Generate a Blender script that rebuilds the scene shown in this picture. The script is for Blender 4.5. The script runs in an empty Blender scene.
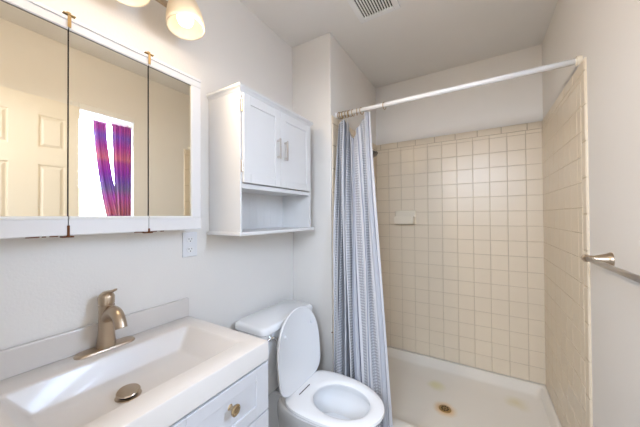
import bpy, bmesh, math, random
from mathutils import Vector, Matrix
random.seed(7)
PI = math.pi
scene = bpy.context.scene
COL = scene.collection

# ---------------------------------------------------------------- camera
cam_d = bpy.data.cameras.new('camera')
cam = bpy.data.objects.new('camera', cam_d)
COL.objects.link(cam)
cam_d.sensor_width = 36.0
cam_d.lens = 264.95 / 640 * 36.0
cam_d.clip_start = 0.01
_y, _p, _r = 0.5402, 0.0100, -0.0067
fw = Vector((-math.sin(_y) * math.cos(_p), math.cos(_y) * math.cos(_p), math.sin(_p)))
rt = Vector((math.cos(_y), math.sin(_y), 0))
up = rt.cross(fw)
rt2 = math.cos(_r) * rt + math.sin(_r) * up
up2 = -math.sin(_r) * rt + math.cos(_r) * up
m = Matrix((rt2, up2, -fw)).transposed().to_4x4()
m.translation = Vector((1.1282, 0.0, 1.3071))
cam.matrix_world = m
scene.camera = cam

# ---------------------------------------------------------------- world, lights, exposure
scene.view_settings.view_transform = 'Standard'
scene.view_settings.look = 'None'
scene.view_settings.gamma = 1.0
scene.view_settings.use_curve_mapping = False
scene.view_settings.exposure = 1.2

world = bpy.data.worlds.new('daylight')
scene.world = world
world.use_nodes = True
bg = world.node_tree.nodes['Background']
bg.inputs[0].default_value = (0.80, 0.90, 1.0, 1)
bg.inputs[1].default_value = 4.0

def area(name, loc, rot, sx, sy, power, col):
    d = bpy.data.lights.new(name, 'AREA')
    d.shape = 'RECTANGLE'; d.size = sx; d.size_y = sy
    d.energy = power; d.color = col
    o = bpy.data.objects.new(name, d); COL.objects.link(o)
    o.location = loc; o.rotation_euler = rot
    return o

# daylight through the bathroom window (right wall) and from the room behind the doorway
area('window_daylight', (2.05, 0.91, 2.02), (0, math.radians(76), 0), 0.9, 0.9, 68.0, (0.50, 0.70, 1.0))
area('hall_daylight', (1.0, -1.55, 2.15), (math.radians(72), 0, 0), 2.0, 0.6, 50.0, (0.71, 0.82, 1.0))
SCONCE_POWER = 5.0
SCONCE_COL = (1.0, 0.79, 0.57)

# ---------------------------------------------------------------- materials
def new_mat(name):
    mt = bpy.data.materials.new(name); mt.use_nodes = True
    return mt, mt.node_tree, mt.node_tree.nodes['Principled BSDF']

def pmat(name, col, rough=0.5, metal=0.0, bump=0.0, bscale=200.0, var=0.0, vscale=6.0, coat=0.0, spec=0.5):
    mt, nt, b = new_mat(name)
    b.inputs['Roughness'].default_value = rough
    b.inputs['Metallic'].default_value = metal
    b.inputs['Coat Weight'].default_value = coat
    b.inputs['Specular IOR Level'].default_value = spec
    tc = nt.nodes.new('ShaderNodeTexCoord')
    n = nt.nodes.new('ShaderNodeTexNoise'); n.inputs['Scale'].default_value = vscale
    n.inputs['Detail'].default_value = 3
    nt.links.new(tc.outputs['Object'], n.inputs['Vector'])
    mx = nt.nodes.new('ShaderNodeMix'); mx.data_type = 'RGBA'
    c2 = tuple(max(0, c * (1 - var)) for c in col)
    mx.inputs['A'].default_value = (*col, 1); mx.inputs['B'].default_value = (*c2, 1)
    nt.links.new(n.outputs['Fac'], mx.inputs['Factor'])
    nt.links.new(mx.outputs['Result'], b.inputs['Base Color'])
    if bump:
        n2 = nt.nodes.new('ShaderNodeTexNoise'); n2.inputs['Scale'].default_value = bscale
        nt.links.new(tc.outputs['Object'], n2.inputs['Vector'])
        bp = nt.nodes.new('ShaderNodeBump'); bp.inputs['Strength'].default_value = bump
        bp.inputs['Distance'].default_value = 0.002
        nt.links.new(n2.outputs['Fac'], bp.inputs['Height'])
        nt.links.new(bp.outputs['Normal'], b.inputs['Normal'])
    return mt

WALL = pmat('wall_paint', (0.80, 0.772, 0.73), 0.6, bump=0.25, bscale=120, var=0.03)
CEIL = pmat('ceiling_paint', (0.80, 0.78, 0.75), 0.75, bump=0.35, bscale=90, var=0.03)
TRIMW = pmat('white_trim_paint', (0.80, 0.79, 0.76), 0.4)
TILE = pmat('glazed_wall_tile', (0.77, 0.665, 0.515), 0.3, var=0.08, vscale=5.0, coat=0.0)
GROUT_L = pmat('clean_grout', (0.69, 0.59, 0.44), 0.9, var=0.2, vscale=3.0)
GROUT = pmat('tile_grout', (0.64, 0.53, 0.39), 0.9, var=0.45, vscale=3.0)
FLOORM = pmat('floor_vinyl', (0.42, 0.37, 0.31), 0.5, var=0.2)
CABW = pmat('white_cabinet_paint', (0.77, 0.765, 0.755), 0.35, var=0.02)
MIRF = pmat('mirror_frame_paint', (0.78, 0.77, 0.77), 0.35, var=0.02)
VANW = pmat('vanity_paint', (0.58, 0.575, 0.585), 0.4, var=0.03)
MARBLE = pmat('cultured_marble', (0.68, 0.64, 0.60), 0.3, coat=0.15, var=0.02)
PORC = pmat('porcelain', (0.84, 0.85, 0.86), 0.12, coat=0.5)
SEATM = pmat('seat_plastic', (0.84, 0.85, 0.86), 0.25)
WATER = pmat('bowl_water', (0.80, 0.84, 0.88), 0.02, spec=0.8)
NICKEL = pmat('brushed_nickel', (0.50, 0.40, 0.30), 0.32, metal=1.0)
STEEL = pmat('satin_steel', (0.58, 0.54, 0.50), 0.28, metal=1.0)
CHROME = pmat('chrome', (0.75, 0.75, 0.76), 0.08, metal=1.0)
DARKM = pmat('dark_tarnished_metal', (0.20, 0.19, 0.18), 0.35, metal=1.0)
BRASS = pmat('aged_brass', (0.55, 0.38, 0.18), 0.35, metal=1.0, var=0.4, vscale=60)
BLACK = pmat('dark_gap', (0.02, 0.018, 0.016), 0.9)
RUST = pmat('rust', (0.20, 0.07, 0.025), 0.9, var=0.5, vscale=150)
ENAMEL = pmat('white_enamel', (0.86, 0.86, 0.86), 0.25, coat=0.3)
PLAST = pmat('white_plastic', (0.76, 0.77, 0.79), 0.35)
MIRROR = pmat('mirror_silver', (0.88, 0.85, 0.75), 0.015, metal=1.0)
DOORP = pmat('door_paint', (0.80, 0.74, 0.63), 0.4)
SOAP = pmat('cream_ceramic', (0.82, 0.74, 0.60), 0.15, coat=0.4)

# pan: white acrylic with rust stain round the drain and yellowed spots
PAN, nt, b = new_mat('stained_acrylic')
b.inputs['Roughness'].default_value = 0.28
def stain(nt, centre, r0, r1, colin, colb, wob=0.02, wscale=18):
    g = nt.nodes.new('ShaderNodeNewGeometry')
    n = nt.nodes.new('ShaderNodeTexNoise'); n.inputs['Scale'].default_value = wscale
    nt.links.new(g.outputs['Position'], n.inputs['Vector'])
    d = nt.nodes.new('ShaderNodeVectorMath'); d.operation = 'DISTANCE'
    nt.links.new(g.outputs['Position'], d.inputs[0]); d.inputs[1].default_value = centre
    a = nt.nodes.new('ShaderNodeMath'); a.operation = 'MULTIPLY_ADD'
    nt.links.new(n.outputs['Fac'], a.inputs[0]); a.inputs[1].default_value = wob * 2
    nt.links.new(d.outputs['Value'], a.inputs[2])
    mr = nt.nodes.new('ShaderNodeMapRange'); mr.interpolation_type = 'SMOOTHSTEP'
    mr.inputs['From Min'].default_value = r0 + wob; mr.inputs['From Max'].default_value = r1 + wob
    mr.inputs['To Min'].default_value = 1; mr.inputs['To Max'].default_value = 0
    nt.links.new(a.outputs[0], mr.inputs['Value'])
    mx = nt.nodes.new('ShaderNodeMix'); mx.data_type = 'RGBA'
    nt.links.new(mr.outputs['Result'], mx.inputs['Factor'])
    if isinstance(colin, tuple): mx.inputs['A'].default_value = (*colin, 1)
    else: nt.links.new(colin, mx.inputs['A'])
    mx.inputs['B'].default_value = (*colb, 1)
    return mx.outputs['Result']
c = stain(nt, (0.925, 1.90, 0.05), 0.025, 0.085, (0.80, 0.76, 0.69), (0.72, 0.50, 0.26), 0.012)
c = stain(nt, (0.845, 2.12, 0.06), 0.0, 0.08, c, (0.72, 0.68, 0.42), 0.02, 14)
c = stain(nt, (1.33, 2.19, 0.06), 0.0, 0.09, c, (0.72, 0.65, 0.45), 0.03, 14)
nt.links.new(c, b.inputs['Base Color'])

# opal glass shade
OPAL, nt, b = new_mat('opal_glass')
b.inputs['Base Color'].default_value = (0.80, 0.74, 0.62, 1)
b.inputs['Roughness'].default_value = 0.35
b.inputs['Transmission Weight'].default_value = 0.0
tr = nt.nodes.new('ShaderNodeBsdfTranslucent'); tr.inputs[0].default_value = (0.62, 0.54, 0.42, 1)
ms = nt.nodes.new('ShaderNodeMixShader'); ms.inputs[0].default_value = 0.35
out = nt.nodes['Material Output']
nt.links.new(b.outputs[0], ms.inputs[1]); nt.links.new(tr.outputs[0], ms.inputs[2])
nt.links.new(ms.outputs[0], out.inputs['Surface'])

BULB, nt, b = new_mat('lit_bulb')
b.inputs['Base Color'].default_value = (1, 1, 1, 1)
b.inputs['Emission Color'].default_value = (1.0, 0.90, 0.76, 1)
b.inputs['Emission Strength'].default_value = 1.7

GLASS, nt, b = new_mat('window_glass')
b.inputs['Roughness'].default_value = 0.02
tp = nt.nodes.new('ShaderNodeBsdfTransparent'); ms = nt.nodes.new('ShaderNodeMixShader'); ms.inputs[0].default_value = 0.08
nt.links.new(tp.outputs[0], ms.inputs[1]); nt.links.new(b.outputs[0], ms.inputs[2])
nt.links.new(ms.outputs[0], nt.nodes['Material Output'].inputs['Surface'])

# cloths
def cloth(name, build, transl=0.3):
    mt, nt, b = new_mat(name)
    b.inputs['Roughness'].default_value = 0.85
    uv = nt.nodes.new('ShaderNodeUVMap'); uv.uv_map = 'UVMap'
    sp = nt.nodes.new('ShaderNodeSeparateXYZ')
    nt.links.new(uv.outputs[0], sp.inputs[0])
    colr = build(nt, sp)
    nt.links.new(colr, b.inputs['Base Color'])
    tr = nt.nodes.new('ShaderNodeBsdfTranslucent'); nt.links.new(colr, tr.inputs[0])
    ms = nt.nodes.new('ShaderNodeMixShader'); ms.inputs[0].default_value = transl
    out = nt.nodes['Material Output']
    nt.links.new(b.outputs[0], ms.inputs[1]); nt.links.new(tr.outputs[0], ms.inputs[2])
    nt.links.new(ms.outputs[0], out.inputs['Surface'])
    return mt

def ramp(nt, src, stops, interp='CONSTANT'):
    r = nt.nodes.new('ShaderNodeValToRGB'); cr = r.color_ramp; cr.interpolation = interp
    cr.elements[0].position = stops[0][0]; cr.elements[0].color = (*stops[0][1], 1)
    cr.elements[1].position = stops[1][0]; cr.elements[1].color = (*stops[1][1], 1)
    for p, cc in stops[2:]:
        e = cr.elements.new(p); e.color = (*cc, 1)
    nt.links.new(src, r.inputs[0])
    return r.outputs['Color']

def math_(nt, op, a, bb=None):
    n = nt.nodes.new('ShaderNodeMath'); n.operation = op
    for i, x in enumerate((a, bb)):
        if x is None: continue
        if isinstance(x, (int, float)): n.inputs[i].default_value = x
        else: nt.links.new(x, n.inputs[i])
    return n.outputs[0]

def shower_cols(nt, sp):
    u, v = sp.outputs['X'], sp.outputs['Y']
    f = math_(nt, 'FRACT', math_(nt, 'MULTIPLY', u, 4.0))
    wh = (0.66, 0.665, 0.69); gb = (0.33, 0.35, 0.41); lg = (0.50, 0.52, 0.57); dk = (0.09, 0.10, 0.15); wf = (0.38, 0.39, 0.42)
    base = ramp(nt, f, [(0.0, wh), (0.05, gb), (0.08, lg), (0.20, wh), (0.25, dk), (0.27, wh), (0.32, wf), (0.50, wh), (0.54, gb), (0.57, wh),
                        (0.62, wf), (0.78, wh), (0.83, dk), (0.86, lg), (0.94, gb)])
    # waffle dashes on the textured stripe
    du = math_(nt, 'LESS_THAN', math_(nt, 'FRACT', math_(nt, 'MULTIPLY', u, 190.0)), 0.55)
    dv = math_(nt, 'LESS_THAN', math_(nt, 'FRACT', math_(nt, 'MULTIPLY', v, 120.0)), 0.5)
    w = math_(nt, 'MULTIPLY', du, dv)
    in1 = math_(nt, 'ADD', math_(nt, 'MULTIPLY', math_(nt, 'GREATER_THAN', f, 0.32), math_(nt, 'LESS_THAN', f, 0.50)),
                math_(nt, 'MULTIPLY', math_(nt, 'GREATER_THAN', f, 0.62), math_(nt, 'LESS_THAN', f, 0.78)))
    fac = math_(nt, 'MULTIPLY', w, in1)
    mx = nt.nodes.new('ShaderNodeMix'); mx.data_type = 'RGBA'
    nt.links.new(fac, mx.inputs['Factor']); nt.links.new(base, mx.inputs['A'])
    mx.inputs['B'].default_value = (0.70, 0.71, 0.74, 1)
    return mx.outputs['Result']
SHOWERC = cloth('striped_shower_cloth', shower_cols, 0.15)

def plaid_cols(nt, sp):
    u, v = sp.outputs['X'], sp.outputs['Y']
    pu = (0.34, 0.08, 0.38); mg = (0.42, 0.10, 0.32); orr = (0.56, 0.24, 0.26); dk = (0.27, 0.23, 0.36); pk = (0.50, 0.18, 0.42); vi = (0.27, 0.15, 0.42)
    bands = ramp(nt, v, [(0.0, pu), (0.06, vi), (0.12, orr), (0.28, pk), (0.36, dk), (0.44, vi), (0.52, pu), (0.62, mg), (0.66, orr), (0.78, mg), (0.88, vi), (0.94, mg)], 'LINEAR')
    f = math_(nt, 'FRACT', math_(nt, 'MULTIPLY', u, 4.0))
    s = ramp(nt, f, [(0.0, (0.9, 0.8, 0.9)), (0.3, (0.35, 0.3, 0.6)), (0.4, (1.0, 1.0, 1.0)), (0.65, (1.0, 0.5, 0.5)), (0.7, (0.5, 0.35, 0.7)), (0.9, (1.0, 1.0, 1.0))])
    mx = nt.nodes.new('ShaderNodeMix'); mx.data_type = 'RGBA'; mx.blend_type = 'MULTIPLY'
    mx.inputs['Factor'].default_value = 0.85
    nt.links.new(bands, mx.inputs['A']); nt.links.new(s, mx.inputs['B'])
    return mx.outputs['Result']
PLAID = cloth('plaid_curtain_cloth', plaid_cols, 0.30)

# ---------------------------------------------------------------- mesh helpers
class MB:
    def __init__(s): s.bm = bmesh.new(); s.mi = 0
    def _done(s, faces):
        for f in faces: f.material_index = s.mi
    def box(s, x0, x1, y0, y1, z0, z1, bev=0.0, seg=2):
        t = bmesh.new()
        vs = [t.verts.new((x, y, z)) for x in (x0, x1) for y in (y0, y1) for z in (z0, z1)]
        for q in ((0, 1, 3, 2), (4, 6, 7, 5), (0, 4, 5, 1), (2, 3, 7, 6), (0, 2, 6, 4), (1, 5, 7, 3)):
            t.faces.new([vs[i] for i in q])
        bmesh.ops.recalc_face_normals(t, faces=t.faces)
        if bev: bmesh.ops.bevel(t, geom=list(t.edges), offset=bev, segments=seg, affect='EDGES', profile=0.5)
        s.merge(t); return s
    def merge(s, t):
        mp = {}
        for v in t.verts: mp[v] = s.bm.verts.new(v.co)
        for f in t.faces:
            try:
                nf = s.bm.faces.new([mp[v] for v in f.verts]); nf.material_index = s.mi
            except ValueError: pass
        t.free()
    def loft(s, rings, cap0=True, cap1=True, closed=True):
        R = [[s.bm.verts.new(p) for p in r] for r in rings]
        n = len(R[0])
        for a, b2 in zip(R, R[1:]):
            for i in range(n if closed else n - 1):
                j = (i + 1) % n
                f = s.bm.faces.new((a[i], a[j], b2[j], b2[i])); f.material_index = s.mi
        if cap0: f = s.bm.faces.new(R[0][::-1]); f.material_index = s.mi
        if cap1: f = s.bm.faces.new(R[-1]); f.material_index = s.mi
        return s
    def tube(s, pts, rad, n=12, cap=True):
        pts = [Vector(p) for p in pts]
        rings = []
        u = None
        for i, p in enumerate(pts):
            t = (pts[min(i + 1, len(pts) - 1)] - pts[max(i - 1, 0)]).normalized()
            if u is None:
                u = t.orthogonal().normalized()
            u = (u - t * u.dot(t)).normalized()
            w = t.cross(u)
            r = rad[i] if isinstance(rad, (list, tuple)) else rad
            rings.append([p + (u * math.cos(2 * PI * k / n) + w * math.sin(2 * PI * k / n)) * r for k in range(n)])
        return s.loft(rings, cap, cap)
    def lathe(s, prof, o, axis=(0, 0, 1), n=24, cap0=True, cap1=True):
        a = Vector(axis).normalized(); u = a.orthogonal().normalized(); w = a.cross(u); o = Vector(o)
        rings = [[o + a * h + (u * math.cos(2 * PI * k / n) + w * math.sin(2 * PI * k / n)) * max(r, 1e-4) for k in range(n)] for r, h in prof]
        return s.loft(rings, cap0, cap1)
    def torus(s, o, axis, R, r, n=16, mm=6):
        a = Vector(axis).normalized(); u = a.orthogonal().normalized(); w = a.cross(u); o = Vector(o)
        V = []
        for i in range(n):
            d = u * math.cos(2 * PI * i / n) + w * math.sin(2 * PI * i / n)
            V.append([s.bm.verts.new(o + d * (R + r * math.cos(2 * PI * k / mm)) + a * r * math.sin(2 * PI * k / mm)) for k in range(mm)])
        for i in range(n):
            for k in range(mm):
                f = s.bm.faces.new((V[i][k], V[(i + 1) % n][k], V[(i + 1) % n][(k + 1) % mm], V[i][(k + 1) % mm])); f.material_index = s.mi
        return s
    def build(s, name, mat, parent=None, smooth=False, recalc=True, origin=None):
        if recalc: bmesh.ops.recalc_face_normals(s.bm, faces=s.bm.faces)
        if origin is None and parent is None:
            xs = [v.co for v in s.bm.verts]
            lo = Vector([min(p[i] for p in xs) for i in range(3)]); hi = Vector([max(p[i] for p in xs) for i in range(3)])
            origin = Vector(((lo.x + hi.x) / 2, (lo.y + hi.y) / 2, lo.z))
        off = Vector(origin) if parent is None else world_loc(parent)
        for v in s.bm.verts: v.co -= off
        me = bpy.data.meshes.new(name)
        s.bm.to_mesh(me); s.bm.free()
        for mt in (mat if isinstance(mat, (list, tuple)) else [mat]): me.materials.append(mt)
        if smooth:
            for p in me.polygons: p.use_smooth = True
        o = bpy.data.objects.new(name, me); COL.objects.link(o)
        if parent is not None: o.parent = parent
        else: o.location = off
        if smooth == 'auto':
            es = o.modifiers.new('es', 'EDGE_SPLIT'); es.split_angle = math.radians(40)
        return o

def world_loc(o):
    v = Vector((0, 0, 0))
    while o is not None: v += o.location; o = o.parent
    return v

def tag(o, label, cat, group=None):
    o['label'] = label; o['category'] = cat
    if group: o['group'] = group
    return o
def thing(name, label, cat, loc, group=None):
    o = bpy.data.objects.new(name, None); COL.objects.link(o)
    o.empty_display_size = 0.05; o.location = loc
    return tag(o, label, cat, group)
def struct(o): o['kind'] = 'structure'; return o
def sbox(name, mat, *a, **k): return struct(MB().box(*a, **k).build(name, mat))
def part_box(name, mat, parent, *a, bev=0.0, **k): return MB().box(*a, bev=bev).build(name, mat, parent, **k)

# ---------------------------------------------------------------- room dimensions (metres)
W, D, S, F, H = 1.522, 2.400, 0.3085, 1.509, 2.508
ZT, ZP, FT, TS = 1.966, 0.121, 1.521, 0.1105
YB = -0.12
WX0, WX1 = W, W + 0.14
wy0, wy1, wz0, wz1 = 0.735, 1.085, 1.235, 2.085     # window opening in the right wall

sbox('floor', FLOORM, -0.1, W + 0.14, YB - 0.10, D + 0.1, -0.1, 0)
sbox('ceiling', CEIL, -0.1, W + 0.14, YB - 0.10, D + 0.1, H, H + 0.1)
sbox('wall_left', WALL, -0.1, 0, YB, D + 0.1, 0, H)
sbox('wall_back', WALL, S, W, D, D + 0.1, 0, H)
sbox('wall_wing', WALL, 0, S, F, D + 0.1, 0, H, bev=0.004)
w = MB()
w.box(W, W + 0.14, YB, wy0, 0, H); w.box(W, W + 0.14, wy1, D + 0.1, 0, H)
w.box(W, W + 0.14, wy0, wy1, 0, wz0); w.box(W, W + 0.14, wy0, wy1, wz1, H)
struct(w.build('wall_right', WALL))
# wall behind the camera with the doorway
w = MB()
w.box(-0.1, 0.68, YB - 0.1, YB, 0, H); w.box(1.46, W + 0.14, YB - 0.1, YB, 0, H); w.box(0.68, 1.46, YB - 0.1, YB, 2.09, H)
struct(w.build('wall_front', WALL))
# the room beyond the doorway
sbox('floor', FLOORM, -0.8, 2.6, -2.6, YB - 0.1, -0.1, 0)
sbox('ceiling', CEIL, -0.8, 2.6, -2.6, YB - 0.1, H, H + 0.1)
sbox('wall_hall_left', WALL, -0.9, -0.8, -2.6, YB - 0.1, 0, H)
sbox('wall_hall_right', WALL, 2.6, 2.7, -2.6, YB - 0.1, 0, H)
sbox('wall_hall_far', WALL, -0.9, 2.7, -2.7, -2.6, 0, H)
sbox('wall_hall_near_left', WALL, -0.8, -0.1, YB - 0.15, YB - 0.1, 0, H)
sbox('wall_hall_near_right', WALL, W + 0.14, 2.6, YB - 0.15, YB - 0.1, 0, H)
# baseboards
sbox('baseboard_left', TRIMW, 0, 0.012, 0.74, F, 0, 0.09, bev=0.003)
sbox('baseboard_wing', TRIMW, 0.012, S, F - 0.012, F, 0, 0.09, bev=0.003)
sbox('baseboard_right', TRIMW, W - 0.012, W, 0.72, 1.47, 0, 0.09, bev=0.003)

# ---------------------------------------------------------------- tiled shower surround
def tile_field(name, origin, du, dv, nrm, wid, hgt, start_u, cap_edge=None, grout=None):
    """grid of glazed tiles; u from origin along du, v up; thickness along nrm"""
    du, dv, nrm, O = Vector(du), Vector(dv), Vector(nrm), Vector(origin)
    mb = MB()
    def slab(u0, u1, v0, v1, t0, t1, ins=0.0, wob=0.0):
        P = lambda u, v, t: O + du * u + dv * v + nrm * t
        a, b2 = random.uniform(-wob, wob), random.uniform(-wob, wob)
        r0 = [P(u0, v0, t0), P(u1, v0, t0), P(u1, v1, t0), P(u0, v1, t0)]
        k = ins
        r1 = [P(u0 + 0.0, v0, t1 - k), P(u1, v0, t1 - k), P(u1, v1, t1 - k), P(u0, v1, t1 - k)]
        r2 = [P(u0 + k, v0 + k, t1 + a), P(u1 - k, v0 + k, t1 + b2), P(u1 - k, v1 - k, t1 - a), P(u0 + k, v1 - k, t1 - b2)]
        mb.loft([r0, r1, r2] if ins else [r0, r1], cap0=False)
    mb.mi = 1
    slab(0.0005, wid - 0.002, 0.0005, hgt - 0.002, 0, 0.0062)
    mb.mi = 0
    g = 0.0011
    capw = 0.052
    top = hgt - capw
    ue = wid - (capw if cap_edge else 0)
    v = 0.0
    j = 0
    rows = [TS * i for i in range(0, 40)]
    v_edges = [x for x in rows if x < top - 0.02] + [top]
    u_edges = [0.0]
    u = start_u
    while u < ue - 0.02: u_edges.append(u); u += TS
    u_edges.append(ue)
    for a, b2 in zip(u_edges, u_edges[1:]):
        for c0, c1 in zip(v_edges, v_edges[1:]):
            slab(a + g, b2 - g, c0 + g, c1 - g, 0.0, 0.0085, 0.0018, 0.0003)
    # bullnose cap along the top, 6 inch pieces
    u = 0.0
    first = 0.09
    edges = [0.0]; u = first
    while u < wid - 0.02: edges.append(u); u += 0.154
    edges.append(wid)
    for a, b2 in zip(edges, edges[1:]): slab(a + g, b2 - g, top + g, hgt, 0, 0.0085, 0.004)
    if cap_edge:
        vv = [0.0]; v = 0.11
        while v < top - 0.02: vv.append(v); v += 0.154
        vv.append(top)
        for c0, c1 in zip(vv, vv[1:]): slab(ue + g, wid, c0 + g, c1 - g, 0, 0.0085, 0.004)
    o = mb.build(name, [TILE, grout or GROUT])
    return struct(o)
tile_field('trim_1', (W, D, ZP), (-1, 0, 0), (0, 0, 1), (0, -1, 0), W - S, ZT - ZP, TS * 0.9)
tile_field('trim_2', (W, D - 0.0085, ZP), (0, -1, 0), (0, 0, 1), (-1, 0, 0), D - 0.0085 - FT, ZT - ZP, TS * 0.9, True, GROUT_L)
tl = tile_field('trim_3', (S, D - 0.0085, ZP), (0, -1, 0), (0, 0, 1), (1, 0, 0), D - 0.0085 - FT, ZT - ZP, TS * 0.9, True)
tag(MB().lathe([(0.001, 0), (0.005, 0.001), (0.0045, 0.003), (0.001, 0.004)], (S + 0.0005, F - 0.0005, 0.558), (0.3, -1, 0), 10).build('rust_spot', RUST, smooth=True),
    'tiny rust spot on the wall corner left of the shower curtain', 'screw')  # small rust mark, modelled as a low domed disc

# ---------------------------------------------------------------- window in the right wall
win = MB()
cw = 0.045
win.box(W - 0.012, W, wy0 - cw, wy0, wz0 - cw, wz1 + cw, bev=0.004)
win.box(W - 0.012, W, wy0, wy1 + 0.006, wz1, wz1 + cw, bev=0.004)
win.box(W - 0.014, W, wy0 - cw, wy1 + 0.006, wz0 - 0.02, wz0, bev=0.004)
wo = struct(win.build('window_1', TRIMW))
fr = MB()
for a, b2, c0, c1 in ((wy0, wy0 + 0.03, wz0, wz1), (wy1 - 0.03, wy1, wz0, wz1), (wy0 + 0.03, wy1 - 0.03, wz0, wz0 + 0.035), (wy0 + 0.03, wy1 - 0.03, wz1 - 0.035, wz1)):
    fr.box(W + 0.085, W + 0.13, a, b2, c0, c1, bev=0.004)
fr.build('window_frame', TRIMW, wo)
MB().box(W + 0.105, W + 0.110, wy0 + 0.025, wy1 - 0.025, wz0 + 0.03, wz1 - 0.03).build('pane', GLASS, wo)

# window curtain rod and two plaid panels
rd = thing('window_curtain_rod', 'thin white rod across the top of the window seen in the mirror', 'curtain rod', (W + 0.035, 0.91, wz1 - 0.03))
MB().tube([(W + 0.035, wy0 + 0.001, wz1 - 0.03), (W + 0.035, wy1 - 0.001, wz1 - 0.03)], 0.006, 10).build('rod', TRIMW, rd, smooth=True)
for yy in (wy0 + 0.003, wy1 - 0.003):
    part_box('bracket', TRIMW, rd, W + 0.026, W + 0.044, yy - 0.0025, yy + 0.0025, wz1 - 0.045, wz1 - 0.015)
def drape(name, y0t, y1t, y0b, y1b, zt, zb, xo, folds, amp, label):
    mb = MB(); nu, nv = 60, 30
    uvl = []
    V = []
    for j in range(nv + 1):
        t = j / nv
        tt = t ** 1.6
        a = y0t + (y0b - y0t) * tt; b2 = y1t + (y1b - y1t) * tt
        row = []
        for i in range(nu + 1):
            u = i / nu
            row.append(mb.bm.verts.new((xo + amp * math.sin(2 * PI * folds * u + 0.6) * (0.7 + 0.3 * t), a + (b2 - a) * u, zt + (zb - zt) * t)))
        V.append(row)
    uvlay = mb.bm.loops.layers.uv.new('UVMap')
    for j in range(nv):
        for i in range(nu):
            f = mb.bm.faces.new((V[j][i], V[j][i + 1], V[j + 1][i + 1], V[j + 1][i]))
            for lp, (ii, jj) in zip(f.loops, ((i, j), (i + 1, j), (i + 1, j + 1), (i, j + 1))):
                lp[uvlay].uv = (ii / nu, 1 - jj / nv)
    o = mb.build(name, PLAID, smooth=True, recalc=False)
    s = o.modifiers.new('t', 'SOLIDIFY'); s.thickness = 0.0012
    return tag(o, label, 'curtain', 'plaid curtains on the window')
drape('window_curtain', 0.835, 0.915, 0.935, 1.035, wz1 - 0.038, wz0 + 0.01, W + 0.050, 2.5, 0.010, 'purple and orange plaid curtain panel, nearer the bright glass, seen in the mirror')
drape('window_curtain', 0.945, wy1 - 0.006, 0.985, wy1 - 0.012, wz1 - 0.038, wz0 + 0.01, W + 0.022, 3.5, 0.008, 'purple and orange plaid curtain panel against the wall, right of the other in the mirror')

# ---------------------------------------------------------------- open six-panel door against the right wall
dx0, dx1, dy0, dy1, dz0, dz1 = 1.445, 1.480, 0.19, 0.715, 0.012, 2.075
mb = MB(); mb.box(dx0 + 0.008, dx1, dy0, dy1, dz0, dz1)
sw = 0.075; mid = 0.125
pw = (dy1 - dy0 - 2 * sw - mid) / 2
cols_ = [(dy0 + sw, dy0 + sw + pw), (dy1 - sw - pw, dy1 - sw)]
rows_ = [(dz0 + 0.24, dz0 + 0.80), (dz0 + 0.94, 1.645), (1.755, dz1 - 0.115)]
for a, b2 in ((dy0, dy0 + sw), (cols_[0][1], cols_[1][0]), (dy1 - sw, dy1)):
    mb.box(dx0, dx0 + 0.008, a, b2, dz0, dz1)
zs = [dz0] + [z for r in rows_ for z in r] + [dz1]
for a, b2 in cols_:
    for k in range(0, len(zs), 2): mb.box(dx0, dx0 + 0.008, a, b2, zs[k], zs[k + 1])
    for c0, c1 in rows_:
        P = [[(dx0 + 0.0079, a + e, c0 + e), ] for e in (0,)]
        rings = []
        for e, x in ((0.008, dx0 + 0.008), (0.024, dx0 + 0.001), (0.028, dx0 + 0.001)):
            rings.append([(x, a + e, c0 + e), (x, b2 - e, c0 + e), (x, b2 - e, c1 - e), (x, a + e, c1 - e)])
        mb.loft(rings, cap0=False)
door = struct(mb.build('door_1', DOORP))
kn = MB().lathe([(0.03, 0), (0.03, 0.006), (0.012, 0.01), (0.012, 0.03), (0.026, 0.038), (0.028, 0.05), (0.018, 0.06)], (dx0, dy1 - 0.06, 0.95), (-1, 0, 0), 20)
kn.build('door_knob', STEEL, door, smooth='auto')
for z in (0.25, 1.0, 1.85):
    MB().box(dx0 + 0.002, dx1, dy0 - 0.008, dy0, z, z + 0.09).build('hinge', STEEL, door)
tm = MB()
tm.box(0.62, 0.68, YB - 0.0, YB + 0.015, 0, 2.15, bev=0.003); tm.box(1.46, 1.50, YB, YB + 0.015, 0, 2.15, bev=0.003); tm.box(0.68, 1.46, YB, YB + 0.015, 2.09, 2.15, bev=0.003)
struct(tm.build('trim_4', TRIMW))

# ---------------------------------------------------------------- ceiling vent
v = thing('ceiling_vent', 'square cream exhaust vent grille with slats on the ceiling', 'vent', (0.64, 1.40, H))
fx0, fx1, fy0, fy1 = 0.515, 0.755, 1.29, 1.535
gx0, gx1, gy0, gy1 = 0.545, 0.725, 1.32, 1.503
fr = MB()
for a in ((fx0, gx0, fy0, fy1), (gx1, fx1, fy0, fy1), (gx0, gx1, fy0, gy0), (gx0, gx1, gy1, fy1)):
    fr.box(*a, H - 0.012, H - 0.0005, bev=0.002)
fr.build('frame', ENAMEL, v)
part_box('duct_opening', BLACK, v, gx0, gx1, gy0, gy1, H - 0.003, H - 0.0005)
sl = MB()
n = 12
for i in range(n + 1):
    x = gx0 + (gx1 - gx0) * i / n
    sl.box(x - 0.0034, x + 0.0034, gy0, gy1, H - 0.011, H - 0.004)
sl.build('slats', ENAMEL, v)

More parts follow.
